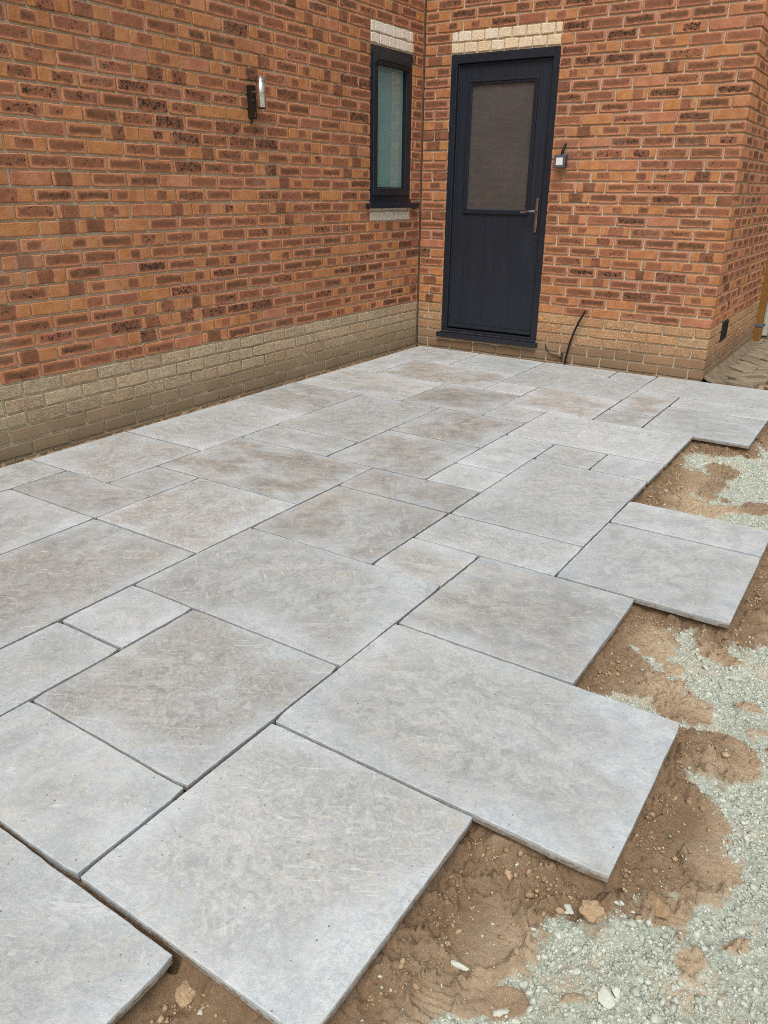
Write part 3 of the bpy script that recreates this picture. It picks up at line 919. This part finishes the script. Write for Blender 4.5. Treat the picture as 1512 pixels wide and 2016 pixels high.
def ground_fields(X, Y):
    d = slab_sdf(X, Y)
    n1 = fbm(X*9, Y*9, 3, 4); n2 = fbm(X*34, Y*34, 9, 4); n3 = fbm(X*120, Y*120, 21, 2)
    s = sstep(0.11, 0.02, d + n1*.055 + n2*.02)
    for (cx, cy, a, b, t) in SAND:
        dx, dy = X-cx, Y-cy
        u = (dx*math.cos(t)+dy*math.sin(t))/a; v = (-dx*math.sin(t)+dy*math.cos(t))/b
        r = np.hypot(u, v) + n1*.45 + n2*.28
        s = np.maximum(s, sstep(1.25, .78, r))
    s = np.maximum(s, sstep(.40, .62, fbm(X*6.5+4, Y*6.5, 55, 4))*.9)
    wet = np.clip(sstep(0.20, 0.0, d + n1*.09)*1.0 + .7*sstep(-.15, .4, fbm(X*3.3, Y*3.3, 71, 3)), 0, 1)
    n4 = np.abs(fbm(X*48, Y*48, 131, 4)); n5 = np.abs(fbm(X*19+3, Y*19, 141, 4))
    g = ground_z + n1*.008 + n2*.007 + n3*.004
    # sand: crumbled ridges, smooth trowelled flats with drag marks and crisp rims
    ang = X*.75 - Y*.66
    tro = np.abs(fbm(ang*34 + n1*1.5, (X*.66+Y*.75)*4, 33, 3))
    flat = sstep(-.05, .12, fbm(X*5.5, Y*5.5, 151, 3))
    crumb = (1-flat)
    g = g + s*(.014 + n1*.010 + flat*(.012*(tro-.2)) + crumb*(.042*(.26-n4) + .040*(.26-n5)))
    for (cx, cy, a, b, t, dep, rip) in DISH:
        dx, dy = X-cx, Y-cy
        u = (dx*math.cos(t)+dy*math.sin(t))/a; v = (-dx*math.sin(t)+dy*math.cos(t))/b
        r = np.hypot(u, v) + n1*.30 + n2*.16
        k = sstep(1.0, .86, r)
        base = ground_z + .016 + dep + n1*.004 + n3*.0014 + rip*np.sin((u*a*.5+v*b)*430 + n1*5 + n2*2)
        rim = np.exp(-((r-1.02)/.08)**2)*.015*np.clip(.5+n2*2, 0, 1.5)
        g = g*(1-k) + base*k + rim*s
    # bank of bedding under the slab edges
    edge = -0.028 + n2*.014 + n1*.008
    bank = sstep(edge+.030, edge-.012, d)
    lump = sstep(.10, .0, d)*np.maximum(0, n1+n2*.7+.05)*.034
    g = g + lump*(1-bank)
    g = g*(1-bank) + (-SLAB_T-.006 + n3*.001)*bank
    # never above the slab undersides
    g = np.where(d < .002, np.minimum(g, -SLAB_T-.0035), g)
    return g, s, wet, d

def grid_ground(name, x0, x1, y0, y1):
    # fine where the photograph looks closely, coarser away from it
    xs = np.concatenate([np.arange(x0, 2.62, .009), np.arange(2.62, 3.85, .0045), np.arange(3.85, x1, .012), [x1]])
    ys = np.concatenate([np.arange(y0, -5.45, .012), np.arange(-5.45, -3.4, .0045), np.arange(-3.4, y1, .008), [y1]])
    nx, ny = len(xs), len(ys)
    X, Y = np.meshgrid(xs, ys)
    g, s, wet, d = ground_fields(X, Y)
    V = np.stack([X, Y, g], -1).reshape(-1, 3).astype(np.float32)
    idx = np.arange(nx*ny).reshape(ny, nx)
    F = np.stack([idx[:-1, :-1], idx[:-1, 1:], idx[1:, 1:], idx[1:, :-1]], -1).reshape(-1, 4)
    keep = (d.reshape(-1)[F].min(1) > -.05)
    F = F[keep]
    me = bpy.data.meshes.new(name)
    me.vertices.add(len(V)); me.vertices.foreach_set('co', V.ravel())
    me.loops.add(F.size); me.loops.foreach_set('vertex_index', F.astype(np.int32).ravel())
    me.polygons.add(len(F)); me.polygons.foreach_set('loop_start', np.arange(0, F.size, 4, dtype=np.int32))
    me.polygons.foreach_set('use_smooth', np.ones(len(F), bool))
    me.update(calc_edges=True)
    for nm, f in (('sand', s), ('wet', wet)):
        a = me.attributes.new(nm, 'FLOAT', 'POINT'); a.data.foreach_set('value', f.astype(np.float32).ravel())
    me.materials.append(M_GROUND)
    return me

def simple_sheet(me_name, quads, mat, sand=1.0, wet=1.0):
    me = bpy.data.meshes.new(me_name)
    V, F = [], []
    for (x0, x1, y0, y1, z) in quads:
        k = len(V); V += [(x0, y0, z), (x1, y0, z), (x1, y1, z), (x0, y1, z)]; F.append((k, k+1, k+2, k+3))
    me.from_pydata(V, [], F)
    for nm, val in (('sand', sand), ('wet', wet)):
        a = me.attributes.new(nm, 'FLOAT', 'POINT'); a.data.foreach_set('value', np.full(len(V), val, np.float32))
    me.materials.append(mat)
    return me

G0 = (2.35, 4.55, -6.3, -0.02)
patio.data = simple_sheet('patio', [(-0.02, 2.46, -6.4, 0.02, -SLAB_T-.011), (2.46, 3.06, -1.2, 0.05, -SLAB_T-.011)], M_GROUND)
ground = bpy.data.objects.new('ground', grid_ground('ground', *G0))
link(ground); tag(ground, 'brown sand and pale crushed stone beside the slabs', kind='structure')
terrain = bpy.data.objects.new('terrain', simple_sheet('terrain', [(-300, 300, -300, 300, -0.125)], M_GROUND, 0.55, 0.6))
link(terrain); tag(terrain, 'rough ground around the house', kind='structure')

# sandy strip between slabs and house wall
nx, ny = 14, 900
X, Y = np.meshgrid(np.linspace(-0.012, 0.085, nx), np.linspace(-5.9, -0.01, ny))
h = -0.031 + fbm(X*30, Y*30, 5, 4)*.010 + np.maximum(0, fbm(X*70, Y*40, 15, 3)-.1)*.030*sstep(.07, .0, X) + .012*sstep(.05, -.01, X)
h = np.where(X > .055, np.minimum(h, -.026), h)
V = np.stack([X, Y, h], -1).reshape(-1, 3)
idx = np.arange(nx*ny).reshape(ny, nx)
F = np.stack([idx[:-1, :-1], idx[:-1, 1:], idx[1:, 1:], idx[1:, :-1]], -1).reshape(-1, 4)
strip = mesh_obj('sand_strip', V, [tuple(f) for f in F], M_GROUND, None, True)
for nm, f in (('sand', 1.0), ('wet', 0.75)):
    a = strip.data.attributes.new(nm, 'FLOAT', 'POINT'); a.data.foreach_set('value', np.full(len(V), f, np.float32))
tag(strip, 'reddish sand strip between slabs and house wall', kind='structure')

# ------------------------------------------------------------------ loose stones
def ico():
    t = (1+5**.5)/2
    v = np.array([(-1,t,0),(1,t,0),(-1,-t,0),(1,-t,0),(0,-1,t),(0,1,t),(0,-1,-t),(0,1,-t),(t,0,-1),(t,0,1),(-t,0,-1),(-t,0,1)], float)
    v /= np.linalg.norm(v[0])
    f = np.array([(0,11,5),(0,5,1),(0,1,7),(0,7,10),(0,10,11),(1,5,9),(5,11,4),(11,10,2),(10,7,6),(7,1,8),(3,9,4),(3,4,2),(3,2,6),(3,6,8),(3,8,9),(4,9,5),(2,4,11),(6,2,10),(8,6,7),(9,8,1)])
    return v, f
IV, IF = ico()

def scatter(name, pos, size, flat, mat, rg, jag=.22):
    n = len(pos)
    dirs = np.tile(IV, (n, 1, 1))
    r = 1 + rg.normal(size=(n, 12, 1))*jag
    sc = np.stack([size*rg.uniform(.75, 1.35, n), size*rg.uniform(.6, 1.0, n), size*flat*rg.uniform(.7, 1.2, n)], -1)[:, None, :]
    P = dirs*np.clip(r, .55, 1.5)
    q = rg.normal(size=(n, 4)); q[:, 1:3] *= .35; q /= np.linalg.norm(q, axis=1)[:, None]
    P = P*sc
    w, x, y, z = q.T
    Rm = np.stack([np.stack([1-2*(y*y+z*z), 2*(x*y-z*w), 2*(x*z+y*w)], -1), np.stack([2*(x*y+z*w), 1-2*(x*x+z*z), 2*(y*z-x*w)], -1),
                   np.stack([2*(x*z-y*w), 2*(y*z+x*w), 1-2*(x*x+y*y)], -1)], 1)
    P = np.einsum('nij,nkj->nki', Rm, P) + pos[:, None, :]
    V = P.reshape(-1, 3).astype(np.float32)
    F = (IF[None] + (np.arange(n)*12)[:, None, None]).reshape(-1, 3).astype(np.int32)
    me = bpy.data.meshes.new(name)
    me.vertices.add(len(V)); me.vertices.foreach_set('co', V.ravel())
    me.loops.add(F.size); me.loops.foreach_set('vertex_index', F.ravel())
    me.polygons.add(len(F)); me.polygons.foreach_set('loop_start', np.arange(0, F.size, 3, dtype=np.int32))
    me.update(calc_edges=True)
    a = me.attributes.new('rnd', 'FLOAT', 'POINT'); a.data.foreach_set('value', np.repeat(rg.random(n), 12).astype(np.float32))
    me.materials.append(mat)
    return link(bpy.data.objects.new(name, me))

rg = np.random.default_rng(4)
def seen_in_view(P, m=60):
    q = P-CAM
    d = q @ fwd
    x = 756+FPX*(q @ rt2)/d; y = 1008-FPX*(q @ up2)/d
    return (d > .2) & (x > -m) & (x < 1512+m*5) & (y > 700) & (y < 2016+m*4)
def try_points(n, lo, hi):
    x = rg.uniform(G0[0], 4.25, n); y = rg.uniform(-5.9, -.6, n)
    P = np.stack([x, y, np.full(n, -.065)], -1)
    P = P[seen_in_view(P)]
    g, s, wet, d = ground_fields(P[:, 0], P[:, 1])
    return P, g, s, d
def stones(n, sz, keep_sand, emb):
    P, g, s, d = try_points(n, 0, 0)
    size = sz(len(P))
    k = (rg.random(len(P)) < np.clip(1.15 - s*1.5 + fbm(P[:, 0]*26, P[:, 1]*26, 77, 3)*.8, keep_sand, 1)) & (d > size*1.0)
    # stones come in drifts
    dens = fbm(P[:, 0]*5, P[:, 1]*5, 61, 3)
    k &= rg.random(len(P)) < np.clip(.75 + dens*.7, .2, 1)
    P, g, size = P[k], g[k], size[k]
    P[:, 2] = g + size*emb
    return P, size
A = [stones(150000, lambda n: rg.uniform(.0016, .0032, n), .02, .15),
     stones(120000, lambda n: rg.uniform(.0026, .0056, n), .012, .08),
     stones(26000, lambda n: rg.uniform(.0050, .0088, n), .012, .05),
     stones(1500, lambda n: rg.uniform(.0085, .013, n), .015, .0)]
PP_ = np.concatenate([a[0] for a in A]); SS_ = np.concatenate([a[1] for a in A])
o = scatter('gravel', PP_, SS_, .62, M_STONE, rg, .32)
tag(o, 'pale greenish crushed stone spread on the ground', 'gravel', kind='stuff')
NSTONE = len(PP_)

# crumbs of damp sand, thickest along the slab edges
P, g, s, d = try_points(150000, 0, 0)
size = rg.uniform(.0012, .0042, len(P))*np.where(rg.random(len(P)) < .07, 2.6, 1)
k = (d > size*.6) & (rg.random(len(P)) < np.where(s > .5, .16 + .6*sstep(.12, .01, d), .0)) & (fbm(P[:, 0]*14, P[:, 1]*14, 44, 3) > -.12)
P = P[k]; P[:, 2] = g[k] + size[k]*.3
o = scatter('sand_crumbs', P, size[k], .7, M_CLOD, rg, .2)
tag(o, 'loose crumbs of damp brown sand along the slab edges', 'sand', kind='stuff')
# crumbs in the strip at the foot of the house wall
n = 900
y = rg.uniform(-4.6, -.05, n); x = rg.uniform(.004, .045, n)
k = fbm(y*3, y*0+.3, 8, 3) + rg.random(n)*.8 > .35
P = np.stack([x, y, np.full(n, -.024)], -1)[k]
o = scatter('wall_foot_debris', P, rg.uniform(.002, .007, len(P)), .6, M_CLOD, rg, .2)
tag(o, 'reddish crumbs and grit along the foot of the house wall', 'debris', kind='stuff')

# single stones and clods one can point to
def rock(name, u, v, dims, mat, label, cat, turn=0.0, seed=0, sub=2, jag=.2, lift=.12, tilt=0.12):
    c = wp(u, v, -0.06)
    g = float(ground_fields(np.array([c[0]]), np.array([c[1]]))[0][0])
    c = wp(u, v, g)
    bm = bmesh.new()
    bmesh.ops.create_icosphere(bm, subdivisions=sub, radius=1.0)
    r = np.random.default_rng(seed)
    cuts = [(Vector(r.normal(size=3)).normalized(), r.uniform(.42, .80)) for _ in range(12)]
    for vert in bm.verts:
        p = vert.co.copy()
        for nrm, h in cuts:
            dd = p.dot(nrm)
            if dd > h: p -= nrm*(dd-h)*.9
        p *= 1 + jag*.35*math.sin(p.x*5+seed)*math.cos(p.y*4+p.z*6+seed) + r.normal()*jag*.08
        vert.co = Vector((p.x*dims[0], p.y*dims[1], p.z*dims[2]))
    o = bm_obj(name, bm, mat)
    o.location = (c[0], c[1], g + dims[2]*lift)
    o.rotation_euler = (tilt, tilt*.5, turn)
    a = o.data.attributes.new('rnd', 'FLOAT', 'POINT'); a.data.foreach_set('value', np.full(len(o.data.vertices), r.random(), np.float32))
    return tag(o, label, cat)
rock('sand_clod', 1166, 1800, (.030, .028, .020), M_CLOD, 'round brown sand clod below the corner of the largest slab', 'clod', .6, 3, 4, .34, .7)
rock('flat_stone', 1118, 1788, (.024, .012, .009), M_STONE, 'flat pale stone just left of the round sand clod', 'stone', -.5, 5)
rock('stone', 1193, 1966, (.019, .026, .016), M_STONE, 'smooth pale stone standing in gravel at the bottom edge', 'stone', .3, 8)
rock('stone', 1213, 1955, (.010, .014, .010), M_STONE, 'small pale stone touching the smooth stone at the bottom', 'stone', .8, 9)
rock('stone', 1448, 1338, (.030, .017, .014), M_STONE, 'oval pale stone near right edge above the long splinter', 'stone', .2, 12)
rock('stone_splinter', 1475, 1368, (.040, .010, .010), M_STONE, 'long narrow stone splinter near the right edge', 'stone', -.75, 14)
rock('stone', 398, 1993, (.010, .016, .009), M_STONE, 'pale pebble on sand at the bottom between two slabs', 'stone', .2, 16)
rock('stone', 1005, 2003, (.034, .018, .010), M_STONE, 'broad flat stone cut by the bottom edge of the picture', 'stone', .4, 18)
rock('stone', 905, 1902, (.022, .012, .009), M_STONE, 'pale stone at the left tip of the near gravel', 'stone', .1, 20)
rock('sand_clod', 1295, 1785, (.024, .034, .010), M_CLOD, 'cracked sand lump right of the round sand clod', 'clod', .5, 22, 4, .3)
rock('sand_clod', 372, 1955, (.022, .026, .014), M_CLOD, 'crumbled sand heap between the two nearest slabs', 'clod', .5, 25, 4, .4)

# ------------------------------------------------------------------ block path beside the extension
path = bpy.data.objects.new('path', simple_sheet('path', [(XC-.01, 5.2, 0.0, 3.4, -0.034)], M_GROUND, .8, .5))
link(path); tag(path, 'weathered block paved path beside the extension', kind='structure')
M_PAVER = mat_stone('weathered_paver', lin(116, 106, 90), lin(156, 143, 120), lin(108, 100, 78))
def paver_mesh(L, W, seed):
    bm = bmesh.new()
    add_box(bm, -L/2, L/2, -W/2, W/2, -.05, 0, .006, 1)
    me = bpy.data.meshes.new('paver'); bm.to_mesh(me); bm.free()
    a = me.attributes.new('rnd', 'FLOAT', 'POINT'); a.data.foreach_set('value', np.full(len(me.vertices), random.random(), np.float32))
    me.materials.append(M_PAVER)
    return me
pm = [paver_mesh(.190, .090, i) for i in range(10)]
cnt = 0
ca, sa = math.cos(math.radians(45)), math.sin(math.radians(45))
for i in range(-24, 40):
    for k in range(-24, 40):
        # herringbone of 200 x 100 blocks
        m = (i-k) % 4
        if m == 0: cx_, cy_, rot = i*.1+.1, k*.1+.05, 0.0
        elif m == 2: cx_, cy_, rot = i*.1+.05, k*.1, math.pi/2
        else: continue
        X_ = 3.3 + cx_*ca - cy_*sa; Y_ = 0.6 + cx_*sa + cy_*ca
        if not (XC+.10 < X_ < 3.75 and 0.26 < Y_ < 3.1): continue
        o = bpy.data.objects.new('paver', pm[random.randrange(10)])
        o.location = (X_, Y_, -0.002+random.gauss(0, .004))
        o.rotation_euler = (random.gauss(0, .02), random.gauss(0, .02), rot+math.radians(45))
        link(o, path); cnt += 1
# concrete haunch along the wall foot
V, F = [], []
ys = np.linspace(0.02, 2.0, 40)
for i, yy in enumerate(ys):
    w = .06 + .025*math.sin(yy*5) + random.uniform(-.012, .012)
    V += [(XC-.004, yy, .028+random.uniform(-.004, .004)), (XC+w*.5, yy, .004), (XC+w+.05, yy, -.012), (XC+w+.05, yy, -.04)]
    if i:
        for q in range(3): F.append(((i-1)*4+q, (i-1)*4+q+1, i*4+q+1, i*4+q))
M_HAUNCH = mat_plain('old_concrete', lin(122, 110, 92)[:3], .95, .1, grain=.8, gscale=150, var=.25)
mesh_obj('concrete_haunch', V, F, M_HAUNCH, path, True)

def block(name, c, dims, rot, mat, label, cat, group=None):
    bm = bmesh.new(); add_box(bm, -dims[0]/2, dims[0]/2, -dims[1]/2, dims[1]/2, -dims[2], 0, .008, 2)
    for v in bm.verts: v.co += Vector((random.gauss(0, .004), random.gauss(0, .004), random.gauss(0, .002)))
    o = bm_obj(name, bm, mat)
    o.location = c; o.rotation_euler = (random.gauss(0, .03), random.gauss(0, .03), rot)
    a = o.data.attributes.new('rnd', 'FLOAT', 'POINT'); a.data.foreach_set('value', np.full(len(o.data.vertices), random.random(), np.float32))
    return tag(o, label, cat, group)
block('edging_stone', (2.72, .17, -.004), (.22, .10, .05), -.25, M_PAVER, 'broken edging block at the foot of the extension corner', 'block')
block('edging_stone', (3.16, .13, -.006), (.34, .10, .05), -.05, M_PAVER, 'pale edging block at the right end of the path', 'block')
block('broken_slab', (2.96, .13, -.010), (.13, .10, .04), .5, M_PAVER, 'small broken stone between the two edging blocks', 'block')

# downpipes and the garden bits at the far end of the path
def square_pipe(name, x, y, w, z0, z1, mat, label):
    root = empty(name, (x, y, 0)); tag(root, label, 'downpipe')
    bm = bmesh.new(); add_box(bm, -w/2, w/2, -w/2, w/2, z0, z1, .006, 2); bm_obj('pipe', bm, mat, root)
    bm = bmesh.new(); add_box(bm, -w/2-.006, w/2+.006, -w/2-.006, w/2+.006, z0+.13, z0+.16, .003, 1)
    add_box(bm, -w/2-.03, w/2+.02, w/2-.02, w/2+.004, z0+.135, z0+.155)
    bm_obj('clip', bm, M_FACE, root)
    bm = bmesh.new(); add_box(bm, -w/2-.004, w/2+.004, -w/2-.004, w/2+.004, z0+.0, z0+.125, .004, 1); bm_obj('shoe', bm, mat, root)
    return root
square_pipe('downpipe', XC+.022, 2.10, .068, .0, 2.85, M_PIPE, 'caramel square downpipe at the far end of the extension')
r = empty('waste_pipe', (XC+.02, 2.50, 0)); tag(r, 'weathered white round pipe behind the caramel downpipe', 'pipe')
bm = bmesh.new(); add_tube(bm, [(0, 0, 0.0), (0, 0, 2.8)], .034, 16); bm_obj('pipe', bm, M_PIPEW, r)
bm = bmesh.new(); add_tube(bm, [(0, 0, 0.0), (0, 0, 0.05)], .043, 16); bm_obj('socket', bm, M_PIPEW, r)
M_ROCK = mat_stone('dark_garden_rock', lin(58, 54, 48), lin(84, 78, 68), lin(104, 98, 86))
for i, (x, y, s_, lab) in enumerate(((2.72, 2.95, .20, 'dark garden rock nearest the white round pipe'), (3.02, 3.05, .24, 'dark garden rock at the far end of the path'),
                                    (2.60, 3.15, .26, 'dark upright garden rock behind the white round pipe'), (2.86, 3.3, .34, 'tall dark garden rock behind the others'), (3.35, 3.2, .3, 'dark garden rock far right beyond the path'))):
    bm = bmesh.new(); bmesh.ops.create_icosphere(bm, subdivisions=3, radius=1)
    rr = np.random.default_rng(60+i)
    cuts = [(Vector(rr.normal(size=3)).normalized(), rr.uniform(.5, .85)) for _ in range(10)]
    for v in bm.verts:
        p = v.co.copy()
        for nn, hh in cuts:
            dd = p.dot(nn)
            if dd > hh: p -= nn*(dd-hh)*.9
        v.co = Vector((p.x*s_*.7, p.y*s_*.6, p.z*s_*1.3))
    o = bm_obj('garden_rock', bm, M_ROCK); o.location = (x, y, s_*.8)
    a = o.data.attributes.new('rnd', 'FLOAT', 'POINT'); a.data.foreach_set('value', np.full(len(o.data.vertices), rr.random(), np.float32))
    tag(o, lab, 'rock')
bm = bmesh.new(); bmesh.ops.create_icosphere(bm, subdivisions=4, radius=1)
rr = np.random.default_rng(2)
for v in bm.verts:
    v.co = Vector((v.co.x*.13, v.co.y*.07, max(v.co.z, -.2)*.03*(1+rr.normal()*.4)))
o = bm_obj('moss', bm, M_MOSS); o.location = (XC+.10, 2.62, 0.004)
tag(o, 'green moss at the foot of the white round pipe', 'moss', kind='stuff')

# ------------------------------------------------------------------ lights on the walls
wl = empty('wall_light', (0.0, -2.047, 1.77))
tag(wl, 'polished steel cylinder wall light on dark bracket on the left wall', 'wall light')
bm = bmesh.new(); add_box(bm, -.004, .036, -.021, .021, -.095, .087, .003, 2); bm_obj('bracket', bm, M_BRONZE, wl)
bm = bmesh.new(); add_tube(bm, [(.092, .002, -.040), (.092, .002, .128)], .0265, 40)
cyl = bm_obj('lamp_body', bm, M_CHROME, wl, True)
cyl.data.polygons.foreach_set('use_smooth', [len(p.vertices) == 4 for p in cyl.data.polygons])
for zz in (-.040, .102):
    bm = bmesh.new(); add_tube(bm, [(.092, .002, zz), (.092, .002, zz+.003)], .0269, 40); bm_obj('trim_ring', bm, M_BRONZE, cyl)
bm = bmesh.new(); add_tube(bm, [(.034, .002, .048), (.072, .002, .048)], .007, 12); bm_obj('stem', bm, M_CHROME, wl)
for (yy, zz) in ((-.008, .005), (.004, -.064), (.004, -.078)):
    bm = bmesh.new(); add_tube(bm, [(.0365, yy, zz), (.040, yy, zz)], .004, 10); bm_obj('screw', bm, M_CHROME, wl)
bm = bmesh.new(); add_tube(bm, spline([(.012, .0, -.094), (.010, .001, -.11), (-.004, .002, -.124)], 4), .004, 8); bm_obj('cable', bm, M_BLACK, wl)

fl = empty('floodlight', (1.232, -0.004, 1.493))
tag(fl, 'small square grey floodlight on brickwork right of the door', 'floodlight')
bm = bmesh.new(); add_box(bm, -.043, .043, -.060, -.012, -.043, .043, .006, 2)
for v in bm.verts:
    if v.co.y < -.03: v.co.y -= (.043+v.co.z)*-.12
bm_obj('body', bm, M_DARKBODY, fl)
bm = bmesh.new(); frame_bm(bm, 'x', -.043, .043, -.043, .043, .016, -.068, -.056, .002); bm_obj('front_frame', bm, M_FACE, fl)
box_obj('lens', (-.0275, .0275, -.0645, -.058, -.0275, .0275), M_LENS, fl, .002)
bm = bmesh.new(); add_tube(bm, spline([(.004, -.030, .040), (.004, -.030, .062), (.010, -.020, .098), (.012, .008, .118)], 5), [.012]*4+[.010]*4+[.008]*4+[.008]*4, 12); bm_obj('cable', bm, M_BLACK, fl)
bm = bmesh.new(); add_box(bm, -.02, .02, -.014, .006, -.02, .02, .002, 1); bm_obj('mounting_bracket', bm, M_DARKBODY, fl)

# cables by the door
bm = bmesh.new()
add_tube(bm, spline([(1.412, -.028, -.03), (1.420, -.030, .05), (1.437, -.034, .14), (1.462, -.038, .24), (1.500, -.044, .34), (1.548, -.050, .435)], 8), .0078, 10)
o = bm_obj('armoured_cable', bm, M_BLACK, None, True); tag(o, 'stiff black cable curving up from the slabs beside the door', 'cable')
bm = bmesh.new()
add_tube(bm, spline([(1.222, .012, .146), (1.232, -.008, .120), (1.252, -.012, .088), (1.285, -.012, .068), (1.335, -.012, .052), (1.378, -.012, .046)], 7), .0042, 8)
add_tube(bm, [(1.366, -.013, .047), (1.386, -.013, .045)], .0075, 10)
add_tube(bm, [(1.370, -.009, .075), (1.386, -.009, .074)], .0065, 10)
o = bm_obj('thin_cable', bm, M_BLACK, None, True); tag(o, 'thin dark cable looping out of the brick joint by the door sill', 'cable')
print('stones', NSTONE, 'pavers', cnt, 'bricks', len(bricks))
